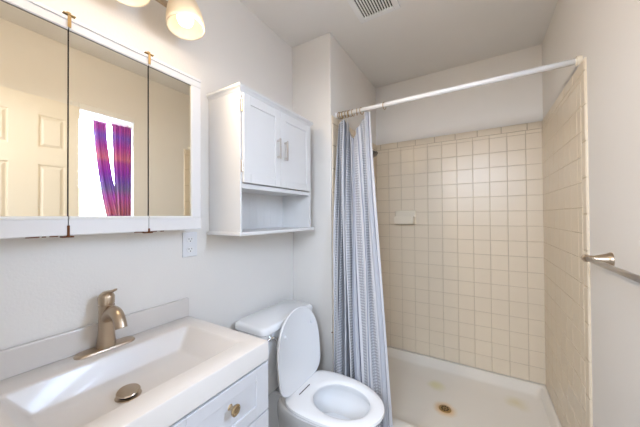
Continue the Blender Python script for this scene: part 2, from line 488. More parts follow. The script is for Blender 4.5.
# ---------------------------------------------------------------- shower pan
pan = thing('shower_pan', 'white shower base with raised rim and rust-stained drain', 'shower pan', (0.91, 1.94, 0))
px0, px1, py0, py1 = S + 0.001, W - 0.001, 1.49, D - 0.001
def rr(x0, x1, y0, y1, z, r=0.02, k=4):
    pts = []
    for cx, cy, a0 in ((x1 - r, y1 - r, 0), (x0 + r, y1 - r, 90), (x0 + r, y0 + r, 180), (x1 - r, y0 + r, 270)):
        for i in range(k + 1):
            a = math.radians(a0 + 90 * i / k); pts.append((cx + r * math.cos(a), cy + r * math.sin(a), z))
    return pts
mb = MB()
R = [rr(px0, px1, py0, py1, 0.0, 0.003), rr(px0, px1, py0, py1, 0.108, 0.003), rr(px0 + .004, px1 - .004, py0 + 0.008, py1 - .004, 0.118, 0.005),
     rr(px0 + 0.012, px1 - 0.012, py0 + 0.018, py1 - 0.012, 0.1205, 0.01),
     rr(px0 + 0.02, px1 - 0.02, py0 + 0.075, py1 - 0.02, 0.1205, 0.02), rr(px0 + 0.03, px1 - 0.03, py0 + 0.088, py1 - 0.03, 0.112, 0.03),
     rr(px0 + 0.05, px1 - 0.045, py0 + 0.105, py1 - 0.055, 0.068, 0.05), rr(px0 + 0.075, px1 - 0.075, py0 + 0.13, py1 - 0.08, 0.056, 0.06)]
dr = (0.925, 1.903)
nn = len(R[0])
base = R[-1]
for t, z in ((0.35, 0.054), (0.7, 0.050)):
    R.append([(p[0] + (dr[0] - p[0]) * t, p[1] + (dr[1] - p[1]) * t, z) for p in base])
R.append([(dr[0] + 0.04 * (p[0] - dr[0]) / math.hypot(p[0] - dr[0], p[1] - dr[1]), dr[1] + 0.04 * (p[1] - dr[1]) / math.hypot(p[0] - dr[0], p[1] - dr[1]), 0.047) for p in base])
mb.loft(R, True, True)
mb.build('basin', PAN, pan, smooth='auto')
d = MB().lathe([(0.036, 0.0), (0.037, 0.002), (0.034, 0.004), (0.001, 0.0035)], (dr[0], dr[1], 0.047), (0, 0, 1), 24).build('drain', BRASS, pan, smooth=True)
h = MB()
for i in range(8):
    a = i * PI / 4
    h.lathe([(0.0055, 0), (0.0055, 0.0008)], (dr[0] + 0.019 * math.cos(a), dr[1] + 0.019 * math.sin(a), 0.0505), n=8)
h.lathe([(0.005, 0), (0.005, 0.0008)], (dr[0], dr[1], 0.0505), n=8)
h.build('drain_holes', BLACK, d)

# ---------------------------------------------------------------- soap dish
sd = thing('soap_dish', 'cream ceramic soap dish set into the back tiled wall', 'soap dish', (0.57, D - 0.0085, 1.235))
yb = D - 0.0085
mb = MB()
x0, x1, z0, z1 = 0.484, 0.662, 1.228, 1.352
prof = []
for e, y in ((0, 0), (0.0, 0.008), (0.006, 0.014), (0.014, 0.016)):
    prof.append([(x0 + e, yb - y, z0 + e), (x1 - e, yb - y, z0 + e), (x1 - e, yb - y, z1 - e), (x0 + e, yb - y, z1 - e)])
mb.loft(prof)
mb.build('back_plate', SOAP, sd)
mb = MB()
mb.loft([[(x0 + 0.006, yb - .012, z0 + 0.002), (x1 - 0.006, yb - .012, z0 + 0.002), (x1 - 0.012, yb - 0.075, z0 + 0.008), (x0 + 0.012, yb - 0.075, z0 + 0.008)],
         [(x0 + 0.004, yb - .012, z0 + 0.070), (x1 - 0.004, yb - .012, z0 + 0.070), (x1 - 0.008, yb - 0.082, z0 + 0.074), (x0 + 0.008, yb - 0.082, z0 + 0.074)],
         [(x0 + 0.012, yb - .016, z0 + 0.070), (x1 - 0.012, yb - .016, z0 + 0.070), (x1 - 0.018, yb - 0.073, z0 + 0.074), (x0 + 0.018, yb - 0.073, z0 + 0.074)],
         [(x0 + 0.016, yb - .02, z0 + 0.012), (x1 - 0.016, yb - .02, z0 + 0.012), (x1 - 0.022, yb - 0.068, z0 + 0.014), (x0 + 0.022, yb - 0.068, z0 + 0.014)]])
mb.build('tray', SOAP, sd)

# ---------------------------------------------------------------- shower head
sh = thing('wall_shower', 'small dark metal shower head on a bent arm behind the curtain', 'shower head', (S + 0.0085, 1.96, 1.84))
MB().lathe([(0.028, 0), (0.028, 0.003), (0.016, 0.012), (0.01, 0.013)], (S + 0.0085, 1.96, 1.84), (1, 0, 0), 20).build('flange', CHROME, sh, smooth='auto')
MB().tube([(S + 0.012, 1.96, 1.84), (S + 0.06, 1.96, 1.84), (S + 0.085, 1.96, 1.832), (S + 0.115, 1.96, 1.806)], 0.0095, 12).build('arm', CHROME, sh, smooth=True)
MB().lathe([(0.010, 0), (0.013, 0.006), (0.013, 0.012), (0.024, 0.034), (0.030, 0.040), (0.030, 0.050), (0.026, 0.053)], (S + 0.108, 1.96, 1.812), (0.62, 0, -0.78), 20).build('spray_head', DARKM, sh, smooth='auto')

# ---------------------------------------------------------------- shower rod, rings, curtain
RY, RZ = 1.587, 1.985
rod = thing('shower_curtain_rod', 'white shower curtain rod spanning the shower opening', 'curtain rod', (0.9, RY, RZ))
MB().tube([(S + 0.002, RY, RZ), (W - 0.01, RY, RZ)], 0.0135, 20).build('rod', ENAMEL, rod, smooth=True)
MB().lathe([(0.019, 0), (0.019, 0.014), (0.0145, 0.016)], (S + 0.0005, RY, RZ), (1, 0, 0), 20).build('end_cap', ENAMEL, rod, smooth='auto')
MB().lathe([(0.021, 0), (0.021, 0.016), (0.0145, 0.02)], (W - 0.0005, RY, RZ), (-1, 0, 0), 20).build('end_cap', SOAP, rod, smooth='auto')
ring_x = [0.335, 0.345, 0.356, 0.366, 0.376, 0.386, 0.397, 0.412, 0.432, 0.46, 0.492]
proto = None
for i, x in enumerate(ring_x + [0.640]):
    if proto is None:
        proto = MB().torus((0, 0, 0), (1, 0.0, 0), 0.0215, 0.0021, 20, 6).build('curtain_ring', BRASS, smooth=True, origin=(0, 0, 0))
        o = proto
    else:
        o = proto.copy(); COL.objects.link(o)
    o.location = (x, RY, RZ - 0.0062)
    o.rotation_euler = (0, 0, random.uniform(-0.35, 0.35))
    if i == len(ring_x):
        tag(o, 'lone brass curtain ring on the rod, to the right of all the others', 'curtain ring', 'curtain rings')
    else:
        tag(o, 'brass curtain ring bunched on the rod above the striped curtain', 'curtain ring', 'curtain rings')
# cloth: tight folds at the left, two broad flatter panels at the right, flaring towards the hem
mb = MB(); nu, nv = 480, 70
V = []
ztop, zbot = 1.940, 0.035
def pline(t):
    # x positions and depths (fold crests/valleys) at height t; interpolated smoothly
    XR = 0.548 + 0.178 * t ** 1.0
    XL = S + 0.032 + 0.014 * t
    fx = [0.0, .03, .07, .10, .15, .18, .23, .27, .33, .37, .44, .50, .60, .72, .80, .90, 1.0]
    fy = [.0, -.9, .7, -1., .9, -.9, 1., -.7, .9, -1., .8, -.9, -.35, -.55, .35, -.25, .25]
    g = 1 - 0.35 * (1 - t)
    xs_ = [XL + (XR - XL) * (f ** (1.0 + 0.25 * (1 - t))) + (0.010 * math.sin(7 * t + 2.3 * k) if 0 < k < 16 else 0) for k, f in enumerate(fx)]
    return xs_, [v * 0.046 * g * (1 + 0.25 * math.sin(3 * t + k)) for k, v in enumerate(fy)]
for j in range(nv + 1):
    t = j / nv
    z = ztop + (zbot - ztop) * t
    yc = RY - 0.005 - 0.155 * t ** 0.9
    xs_, ys_ = pline(t)
    ns = len(xs_) - 1
    row = []
    for i in range(nu + 1):
        u = i / nu
        k = min(int(u * ns), ns - 1); f = u * ns - k
        e = f * f * (3 - 2 * f)
        # folds swing wide near their crests
        x = xs_[k] + (xs_[k + 1] - xs_[k]) * (f + 0.10 * math.sin(2 * PI * f))
        y = yc + ys_[k] + (ys_[k + 1] - ys_[k]) * e + 0.0025 * math.sin(2 * PI * 40 * u + 3 * t)
        x = max(x, S + 0.017)
        zz = z
        w_ = max(0, 1 - t / 0.10)
        zz -= w_ * 0.030 * abs(math.sin(PI * 9 * u)) if u < 0.9 else 0
        if 0.55 < u < 0.86: zz -= w_ * 0.105 * math.sin(PI * (u - 0.55) / 0.31)
        if u >= 0.9: zz += w_ * 0.022
        row.append(mb.bm.verts.new((x, y, zz)))
    V.append(row)
rm = V[int(nv * 0.6)]
SL = [0.0]
for i in range(nu): SL.append(SL[-1] + math.hypot(rm[i + 1].co.x - rm[i].co.x, rm[i + 1].co.y - rm[i].co.y))
uvlay = mb.bm.loops.layers.uv.new('UVMap')
for j in range(nv):
    for i in range(nu):
        f = mb.bm.faces.new((V[j][i], V[j][i + 1], V[j + 1][i + 1], V[j + 1][i]))
        for lp, (ii, jj) in zip(f.loops, ((i, j), (i + 1, j), (i + 1, j + 1), (i, j + 1))):
            lp[uvlay].uv = ((SL[-1] - SL[ii]) / SL[-1], 1 - jj / nv)
sc_ = mb.build('shower_curtain', SHOWERC, smooth=True, recalc=False)
s = sc_.modifiers.new('t', 'SOLIDIFY'); s.thickness = 0.0014
tag(sc_, 'grey, white and blue striped shower curtain bunched at the left of the rod', 'shower curtain')

# ---------------------------------------------------------------- towel bar
tb = thing('towel_bar', 'brushed nickel towel bar on the right wall', 'towel bar', (W, 1.0, 1.148))
bx = W - 0.060
MB().tube([(bx, 1.318, 1.148), (bx, 0.77, 1.148)], 0.0085, 16).build('bar', STEEL, tb, smooth=True)
for yy in (1.312, 0.780):
    p = MB().lathe([(0.026, 0), (0.026, 0.004), (0.022, 0.010), (0.021, 0.012), (0.019, 0.018), (0.0115, 0.044), (0.0115, 0.054), (0.012, 0.068), (0.007, 0.072)], (W, yy, 1.148), (-1, 0, 0), 24)
    p.build('post', NICKEL, tb, smooth='auto')
MB().lathe([(0.0085, 0), (0.0135, 0.003), (0.014, 0.012), (0.010, 0.016), (0.004, 0.018)], (bx, 1.316, 1.148), (0, 1, 0), 18).build('finial', NICKEL, tb, smooth='auto')

# ---------------------------------------------------------------- medicine cabinet with three mirror doors
mc = thing('medicine_cabinet', 'white framed three-door mirror cabinet above the vanity', 'mirror cabinet', (0, 0.387, 1.255))
MX = 0.10
my0, my1, mz0, mz1 = 0.062, 0.712, 1.255, 1.898
part_box('body', MIRF, mc, 0.0005, MX - 0.020, my0 + 0.004, my1 - 0.004, mz0 + 0.004, mz1 - 0.004)
part_box('dark_gap', BLACK, mc, MX - 0.0195, MX - 0.0178, my0 + 0.008, my1 - 0.008, mz0 + 0.008, mz1 - 0.008)
seams = [my0, 0.284, 0.503, my1]
for i in range(3):
    a, b2 = seams[i] + (0.0012 if i else 0), seams[i + 1] - (0.0012 if i < 2 else 0)
    fr = MB()
    X0, X1 = MX - 0.0175, MX
    il = a + (0.040 if i == 0 else 0.0); ir = b2 - (0.040 if i == 2 else 0.0)
    it, ib = mz1 - 0.040, mz0 + 0.050
    prf = [(X0, mz0), (X1 + 0.003, mz0), (X1 + 0.006, mz0 + 0.003), (X1 + 0.006, ib - 0.003), (X1 + 0.004, ib), (X0 + 0.003, ib), (X0 + 0.003, it),
           (X1 + 0.004, it), (X1 + 0.006, it + 0.003), (X1 + 0.006, mz1 - 0.003), (X1 + 0.003, mz1), (X0, mz1)]
    fr.loft([[(x, a, z) for x, z in prf], [(x, b2, z) for x, z in prf]])
    if i == 0: fr.box(X0, X1 + 0.006, a, il, ib, it, bev=0.003)
    if i == 2: fr.box(X0, X1 + 0.006, ir, b2, ib, it, bev=0.003)
    # raised outer bead
    fr.box(X1 + 0.004, X1 + 0.010, a, b2, mz1 - 0.014, mz1 - 0.003, bev=0.002)
    fo = fr.build('mirror_door', MIRF, mc)
    MB().box(X0 + 0.004, X1 + 0.001, il + (0.0004 if i else 0), ir - (0.0004 if i < 2 else 0), ib, it).build('mirror', MIRROR, fo)
    ln = MB(); ln.box(X1 + 0.001, X1 + 0.0022, il, ir, it - 0.0022, it)
    ln.build('edge_line', DARKM, fo)
    l2 = MB(); l2.box(X1 + 0.001, X1 + 0.009, il, ir, ib - 0.002, ib + 0.007, bev=0.002)
    if i == 2: l2.box(X1 + 0.001, X1 + 0.007, ir - 0.004, ir + 0.004, ib, it, bev=0.002)
    l2.build('edge_bead', TRIMW, fo)
for yy in (0.284, 0.503):
    sm = MB().box(MX - 0.017, MX + 0.0035, yy - 0.0011, yy + 0.0011, mz0 + 0.001, mz1 - 0.001)
    sm.build('seam', BLACK, mc)
    cl = MB()
    cl.box(MX - 0.020, MX + 0.014, yy - 0.014, yy + 0.014, mz1, mz1 + 0.003, bev=0.001)
    cl.box(MX + 0.009, MX + 0.012, yy - 0.004, yy + 0.004, mz1 - 0.036, mz1 + 0.002, bev=0.0008)
    cl.lathe([(0.006, 0), (0.006, 0.006), (0.003, 0.008)], (MX + 0.004, yy, mz1 + 0.003), n=10)
    cl.build('pivot_clip', BRASS, mc)
    rs = MB()
    rs.box(MX - 0.002, MX + 0.0085, yy - 0.003, yy + 0.003, mz0 - 0.001, mz0 + 0.030 if yy < 0.4 else mz0 + 0.012, bev=0.0008)
    rs.box(MX - 0.012, MX + 0.010, yy - 0.014, yy + 0.012, mz0 - 0.005, mz0 - 0.001, bev=0.001)
    rs.build('rusty_hinge', RUST, mc)
for a, b2 in ((0.20, 0.225), (0.231, 0.238), (0.246, 0.262), (0.458, 0.487), (0.50, 0.53), (0.545, 0.556)):
    MB().box(MX - 0.003, MX + 0.0066, a, b2, mz0 - 0.0016, mz0 + 0.0010).build('rust_streak', RUST, mc)

# ---------------------------------------------------------------- three-light vanity sconce
LY = [0.205, 0.412, 0.618]
LX, LZR = 0.150, 2.050
sc = thing('vanity_light', 'three-shade brushed nickel light bar with glowing opal glass above the mirror cabinet', 'wall light', (0, 0.42, 2.15))
pr = MB()
rings = []
for k, (x, e) in enumerate(((0.001, 0.0), (0.014, 0.0), (0.022, 0.010), (0.024, 0.022))):
    rings.append([(x, 0.42 + (0.10 - e) * math.cos(a), 2.180 + (0.066 - e) * math.sin(a)) for a in [2 * PI * q / 36 for q in range(36)]])
pr.loft(rings).build('wall_plate', NICKEL, sc, smooth='auto')
bz = 2.168
MB().box(0.046, 0.062, LY[0] - 0.05, LY[2] + 0.05, bz - 0.010, bz + 0.010, bev=0.003).build('bar', NICKEL, sc)
MB().tube([(0.02, 0.42, 2.168), (0.05, 0.42, 2.168)], 0.012, 14).build('stem', NICKEL, sc, smooth=True)
for yy in LY:
    MB().tube([(0.060, yy, bz), (0.10, yy, bz + 0.022), (0.135, yy, bz + 0.036), (LX, yy, bz + 0.03), (LX, yy, bz + 0.01)], 0.006, 10).build('arm', NICKEL, sc, smooth=True)
    MB().lathe([(0.008, 0.03), (0.024, 0.026), (0.026, 0.0), (0.022, -0.004)], (LX, yy, LZR + 0.118), (0.12, 0, 1), 20).build('socket_cup', NICKEL, sc, smooth='auto')
    ax = (-0.14, 0, 1)
    sp = MB()
    out_ = [(0.026, 0.122), (0.040, 0.115), (0.053, 0.095), (0.062, 0.065), (0.067, 0.035), (0.069, 0.012), (0.068, 0.0)]
    inn = [(r - 0.004, max(hh - 0.003, 0.0)) for r, hh in out_[::-1]]
    sp.lathe(out_ + inn, (LX, yy, LZR), ax, 36, cap0=False, cap1=False)
    so = sp.build('shade', OPAL, sc, smooth=True)
    bprof = [(0.012, 0.105), (0.013, 0.085), (0.020, 0.070), (0.028, 0.052), (0.030, 0.036), (0.025, 0.020), (0.013, 0.011), (0.001, 0.009)]
    MB().lathe(bprof, (LX, yy, LZR), ax, 24).build('bulb', BULB, so, smooth=True)
    ld = bpy.data.lights.new('bulb_light', 'SPOT'); ld.energy = SCONCE_POWER; ld.color = SCONCE_COL; ld.shadow_soft_size = 0.03
    ld.spot_size = math.radians(172); ld.spot_blend = 1.0
    lo = bpy.data.objects.new('bulb_light', ld); COL.objects.link(lo)
    lo.rotation_euler = Vector((0.90, 0.22, -0.28)).to_track_quat('-Z', 'Y').to_euler()
    lo.parent = so; lo.location = Vector((LX + 0.02, yy, LZR - 0.030)) - world_loc(so)


    gd = bpy.data.lights.new('bulb_glow', 'POINT'); gd.energy = SCONCE_POWER * 0.08; gd.color = SCONCE_COL; gd.shadow_soft_size = 0.05
    go = bpy.data.objects.new('bulb_glow', gd); COL.objects.link(go)
    go.parent = so; go.location = Vector((LX + 0.10, yy, LZR - 0.02)) - world_loc(so)

# ---------------------------------------------------------------- outlet
ot = thing('wall_outlet', 'white duplex power outlet on the wall below the mirror cabinet', 'outlet', (0, 0.727, 1.126))
part_box('cover_plate', PLAST, ot, 0.0003, 0.006, 0.692, 0.762, 1.128, 1.238, bev=0.002)
for zc in (1.205, 1.160):
    p = MB()
    p.loft([[(x, 0.727 + 0.0165 * math.cos(a), zc + 0.0145 * max(-0.85, min(0.85, math.sin(a)))) for a in [2 * PI * q / 24 for q in range(24)]] for x in (0.0055, 0.0078)])
    rc = p.build('receptacle', ENAMEL, ot)
    q = MB(); q.box(0.0077, 0.0081, 0.719, 0.7212, zc - 0.001, zc + 0.008); q.box(0.0077, 0.0081, 0.7325, 0.7345, zc, zc + 0.007)
    q.lathe([(0.0026, 0), (0.0026, 0.0004)], (0.0077, 0.727, zc - 0.007), (1, 0, 0), 10)
    q.build('slots', BLACK, rc)

# ---------------------------------------------------------------- wall cabinet over the toilet
wc = thing('wall_cabinet', 'white two-door wall cabinet with open shelf above the toilet', 'cabinet', (0, 1.118, 1.223))
cx, cy0, cy1, cz0, cz1 = 0.2177, 0.829, 1.405, 1.223, 1.878
th = 0.016
xb = cx - 0.018
bd = MB()
bd.box(0.0005, xb, cy0, cy0 + th, cz0 + 0.014, cz1 - 0.002)
bd.box(0.0005, xb, cy1 - th, cy1, cz0 + 0.014, cz1 - 0.002)
bd.box(0.0005, xb, cy0 + th, cy1 - th, 1.440, 1.455)
# back with beadboard grooves
k = 9
for i in range(k):
    a = cy0 + th + (cy1 - cy0 - 2 * th) * i / k; b2 = cy0 + th + (cy1 - cy0 - 2 * th) * (i + 1) / k
    bd.box(0.0005, 0.0062, a + 0.0006, b2 - 0.0006, cz0 + 0.014, cz1 - 0.002, bev=0.001, seg=1)
bd.box(0.0005, 0.005, cy0 + th, cy1 - th, cz0 + 0.014, cz1 - 0.002)
# face frame stiles and rail
bd.box(xb, cx, cy0, cy0 + 0.009, cz0 + 0.014, cz1 - 0.002); bd.box(xb, cx, cy1 - 0.022, cy1, cz0 + 0.014, cz1 - 0.002)
bd.box(xb, cx - 0.001, cy0 + 0.009, cy1 - 0.022, 1.436, 1.458, bev=0.001, seg=1)
bd.box(xb, cx, cy0 + 0.009, cy1 - 0.022, cz1 - 0.026, cz1 - 0.002)
bd.build('body', CABW, wc)
cr = MB()
cr.loft([[(0.0005, cy0 - 0.002, cz1 - 0.004), (cx + 0.002, cy0 - 0.002, cz1 - 0.004), (cx + 0.002, cy1 + 0.002, cz1 - 0.004), (0.0005, cy1 + 0.002, cz1 - 0.004)],
         [(0.0005, cy0 - 0.006, cz1 + 0.004), (cx + 0.006, cy0 - 0.006, cz1 + 0.004), (cx + 0.006, cy1 + 0.006, cz1 + 0.004), (0.0005, cy1 + 0.006, cz1 + 0.004)],
         [(0.0005, cy0 - 0.015, cz1 + 0.012), (cx + 0.015, cy0 - 0.015, cz1 + 0.012), (cx + 0.015, cy1 + 0.015, cz1 + 0.012), (0.0005, cy1 + 0.015, cz1 + 0.012)],
         [(0.0005, cy0 - 0.015, cz1 + 0.022), (cx + 0.015, cy0 - 0.015, cz1 + 0.022), (cx + 0.015, cy1 + 0.015, cz1 + 0.022), (0.0005, cy1 + 0.015, cz1 + 0.022)]])
cr.build('crown', CABW, wc)
part_box('bottom_shelf', CABW, wc, 0.0005, cx + 0.014, cy0 - 0.014, cy1 + 0.022, cz0 - 0.002, cz0 + 0.014, bev=0.003)
ymid = 1.096
for q, (a, b2) in enumerate(((cy0 + 0.010, ymid - 0.0012), (ymid + 0.0012, cy1 - 0.023))):
    dz_0, dz_1 = 1.461, 1.864
    dm = MB()
    X0, X1 = cx - 0.001, cx + 0.014
    X0 = cx + 0.0005
    fwd = 0.042
    dm.box(X0, X1, a, a + fwd, dz_0, dz_1, bev=0.0015, seg=1); dm.box(X0, X1, b2 - fwd, b2, dz_0, dz_1, bev=0.0015, seg=1)
    dm.box(X0, X1, a + fwd, b2 - fwd, dz_0, dz_0 + fwd, bev=0.0015, seg=1); dm.box(X0, X1, a + fwd, b2 - fwd, dz_1 - fwd, dz_1, bev=0.0015, seg=1)
    nb = 1
    for i in range(nb):
        p0 = a + fwd + (b2 - a - 2 * fwd) * i / nb; p1 = a + fwd + (b2 - a - 2 * fwd) * (i + 1) / nb
        dm.box(X0, X1 - 0.005, p0 + 0.0008, p1 - 0.0008, dz_0 + fwd, dz_1 - fwd, bev=0.0012, seg=1)
    do = dm.build('door', CABW, wc)
    hy = 1.070 if q == 0 else 1.129
    hm = MB()
    hm.box(X1 + 0.016, X1 + 0.022, hy - 0.005, hy + 0.005, 1.606, 1.712, bev=0.0015)
    for zz in (1.616, 1.702): hm.box(X1, X1 + 0.018, hy - 0.004, hy + 0.004, zz - 0.005, zz + 0.005)
    hm.build('handle', STEEL, do)
    for zz, mm_ in ((1.808, NICKEL if q == 0 else BRASS), (1.535, NICKEL if q == 0 else STEEL)):
        he = a - 0.003 if q == 0 else b2 + 0.004
        g = MB(); g.box(X0 - 0.0003, X0 + 0.004, he - 0.004, he + 0.004, zz - 0.026, zz + 0.026, bev=0.0008, seg=1)
        g.tube([(X0 + 0.006, he, zz - 0.028), (X0 + 0.006, he, zz + 0.028)], 0.0035, 8)
        g.build('hinge', mm_, do)

# ---------------------------------------------------------------- vanity cabinet
VX, VY0, VY1, VZ = 0.4865, 0.090, 0.713, 0.870
va = thing('vanity_cabinet', 'pale grey-white vanity cabinet with drawers under the sink', 'vanity', (0.24, 0.40, 0))
part_box('body', VANW, va, 0.001, VX - 0.024, VY0 + 0.004, VY1 - 0.002, 0.10, 0.781)
part_box('toe_kick', VANW, va, 0.001, VX - 0.07, VY0 + 0.012, VY1 - 0.01, 0, 0.10)
def front(name, y0, y1, z0, z1, stile=0.058, rail=0.040):
    mb = MB()
    X0, X1 = VX - 0.0235, VX - 0.001
    mb.box(X0, X1, y0, y0 + stile, z0, z1, bev=0.0015, seg=1); mb.box(X0, X1, y1 - stile, y1, z0, z1, bev=0.0015, seg=1)
    mb.box(X0, X1, y0 + stile, y1 - stile, z0, z0 + rail, bev=0.0015, seg=1); mb.box(X0, X1, y0 + stile, y1 - stile, z1 - rail, z1, bev=0.0015, seg=1)
    mb.box(X0, X1 - 0.0055, y0 + stile - 0.001, y1 - stile + 0.001, z0 + rail - 0.001, z1 - rail + 0.001)
    return mb.build(name, VANW, va)
def knob(y, z, par):
    MB().lathe([(0.009, 0), (0.0095, 0.002), (0.006, 0.006), (0.006, 0.013), (0.012, 0.018), (0.0165, 0.024), (0.0165, 0.028), (0.012, 0.0305), (0.010, 0.0295), (0.004, 0.030)], (VX - 0.0085, y, z), (1, 0, 0), 20).build('knob', BRASS2, par, smooth='auto')
BRASS2 = pmat('polished_brass_nickel', (0.56, 0.45, 0.30), 0.18, metal=1.0)
ysplit = 0.345
zz_ = [(0.634, 0.7965), (0.372, 0.629), (0.108, 0.367)]
for z0, z1 in zz_:
    f_ = front('drawer', ysplit + 0.002, VY1 - 0.002, z0, z1, rail=0.040 if z1 > 0.7 else 0.05)
    knob(0.548, (z0 + z1) / 2 + 0.018 * (z1 > .7), f_)
f_ = front('door', VY0 + 0.008, ysplit - 0.002, 0.108, 0.7965, rail=0.058)
knob(ysplit - 0.03, 0.70, f_)

# ---------------------------------------------------------------- sink top
st = thing('sink_top', 'cream white one-piece sink top with a rectangular basin on the vanity', 'sink', (0.24, 0.40, 0.79))
def rect(x0, x1, y0, y1, z, r, k=5): return rr(x0, x1, y0, y1, z, r, k)
mb = MB()
zb = 0.802
T = [rect(0.002, VX - 0.030, VY0 + 0.03, VY1 - 0.03, 0.783, 0.003), rect(0.002, VX - 0.030, VY0 + 0.03, VY1 - 0.03, zb, 0.003), rect(0.001, VX - 0.004, VY0 + 0.002, VY1 - 0.002, zb, 0.003), rect(0.001, VX, VY0, VY1, zb + 0.004, 0.004),
     rect(0.001, VX, VY0, VY1, VZ - 0.006, 0.005), rect(0.003, VX - 0.002, VY0 + 0.002, VY1 - 0.002, VZ - 0.0015, 0.006),
     rect(0.006, VX - 0.006, VY0 + 0.006, VY1 - 0.006, VZ, 0.006)]
bx0, bx1, by0, by1 = 0.112, 0.408, 0.152, 0.650
T += [rect(bx0 - 0.004, bx1 + 0.004, by0 - 0.004, by1 + 0.004, VZ, 0.016), rect(bx0, bx1, by0, by1, VZ - 0.002, 0.014), rect(bx0 + 0.003, bx1 - 0.003, by0 + 0.004, by1 - 0.004, VZ - 0.008, 0.013),
      rect(bx0 + 0.018, bx1 - 0.020, by0 + 0.045, by1 - 0.045, 0.800, 0.012), rect(bx0 + 0.024, bx1 - 0.028, by0 + 0.055, by1 - 0.055, 0.794, 0.014),
      rect(0.20, 0.27, 0.30, 0.50, 0.7915, 0.02)]
mb.loft(T, True, True)
mb.build('basin', MARBLE, st, smooth='auto')
part_box('backsplash', MARBLE, st, 0.001, 0.020, VY0, VY1, VZ - 0.001, 0.9475, bev=0.003)
DRN = Vector((0.253, 0.375, 0.7915))
dro = MB().lathe([(0.031, 0), (0.0325, 0.002), (0.029, 0.004), (0.023, 0.003), (0.022, 0.0005)], DRN, (0, 0, 1), 28).build('drain_ring', NICKEL, st, smooth='auto')
MB().lathe([(0.022, 0.0008), (0.022, 0.0016)], DRN, (0, 0, 1), 20).build('drain_hole', BLACK, dro)
MB().lathe([(0.008, 0.0016), (0.008, 0.011), (0.027, 0.012), (0.0295, 0.0145), (0.027, 0.018), (0.001, 0.0195)], DRN, (0.10, -0.05, 1), 28).build('stopper', NICKEL, dro, smooth='auto')

# ---------------------------------------------------------------- faucet
FX, FY = 0.052, 0.396
fa = thing('faucet', 'brushed nickel single-handle faucet on the back of the sink top', 'faucet', (FX, FY, VZ))
mb = MB()
def stad(r, half, z):
    pts = []
    for a0, cy in ((0, half), (180, -half)):
        for i in range(13):
            a = math.radians(a0 + 180 * i / 12)
            pts.append((FX + r * math.cos(a), FY + cy + r * math.sin(a), z))
    return pts
mb.loft([stad(0.026, 0.058, VZ), stad(0.026, 0.058, VZ + 0.003), stad(0.023, 0.057, VZ + 0.0075), stad(0.018, 0.056, VZ + 0.009)])
mb.build('deck_plate', NICKEL, fa, smooth='auto')
MB().lathe([(0.027, 0.007), (0.0275, 0.012), (0.0245, 0.03), (0.022, 0.06), (0.0215, 0.10), (0.022, 0.142), (0.0225, 0.144)], (FX, FY, VZ), n=28).build('body', NICKEL, fa, smooth='auto')
sp = []
for t in [i / 14 for i in range(15)]:
    ang = math.radians(-35 + 125 * t) if False else 0
P0, P1, P2, P3 = Vector((FX + 0.004, FY + 0.0, VZ + 0.098)), Vector((FX + 0.045, FY, VZ + 0.150)), Vector((FX + 0.088, FY, VZ + 0.138)), Vector((FX + 0.106, FY + 0.0, VZ + 0.088))
for i in range(15):
    t = i / 14
    sp.append(P0 * (1 - t) ** 3 + P1 * 3 * t * (1 - t) ** 2 + P2 * 3 * t * t * (1 - t) + P3 * t ** 3)
MB().tube(sp, [0.0185 - 0.0020 * (i / 14) for i in range(15)], 18).build('spout', NICKEL, fa, smooth='auto')
part = MB().lathe([(0.019, 0.144), (0.0195, 0.149), (0.0225, 0.150), (0.0228, 0.172), (0.020, 0.180), (0.013, 0.186), (0.001, 0.188)], (FX, FY, VZ), n=28)
hd = part.build('handle', NICKEL, fa, smooth='auto')
lv = MB()
rg = []
for t, wd, zt, hh in ((0.0, 0.012, 0.186, 0.007), (0.02, 0.011, 0.190, 0.006), (0.045, 0.010, 0.193, 0.005), (0.062, 0.009, 0.198, 0.0045), (0.068, 0.005, 0.200, 0.003)):
    c0 = Vector((FX - 0.008 + t * 0.55, FY - 0.004 + t * 0.30, VZ + zt - 0.004))
    side = Vector((-0.45, 0.85, 0)).normalized()
    rg.append([c0 + side * wd * math.cos(a) + Vector((0, 0, hh * math.sin(a))) for a in [2 * PI * q / 12 for q in range(12)]])
lv.loft(rg).build('lever', NICKEL, hd, smooth=True)

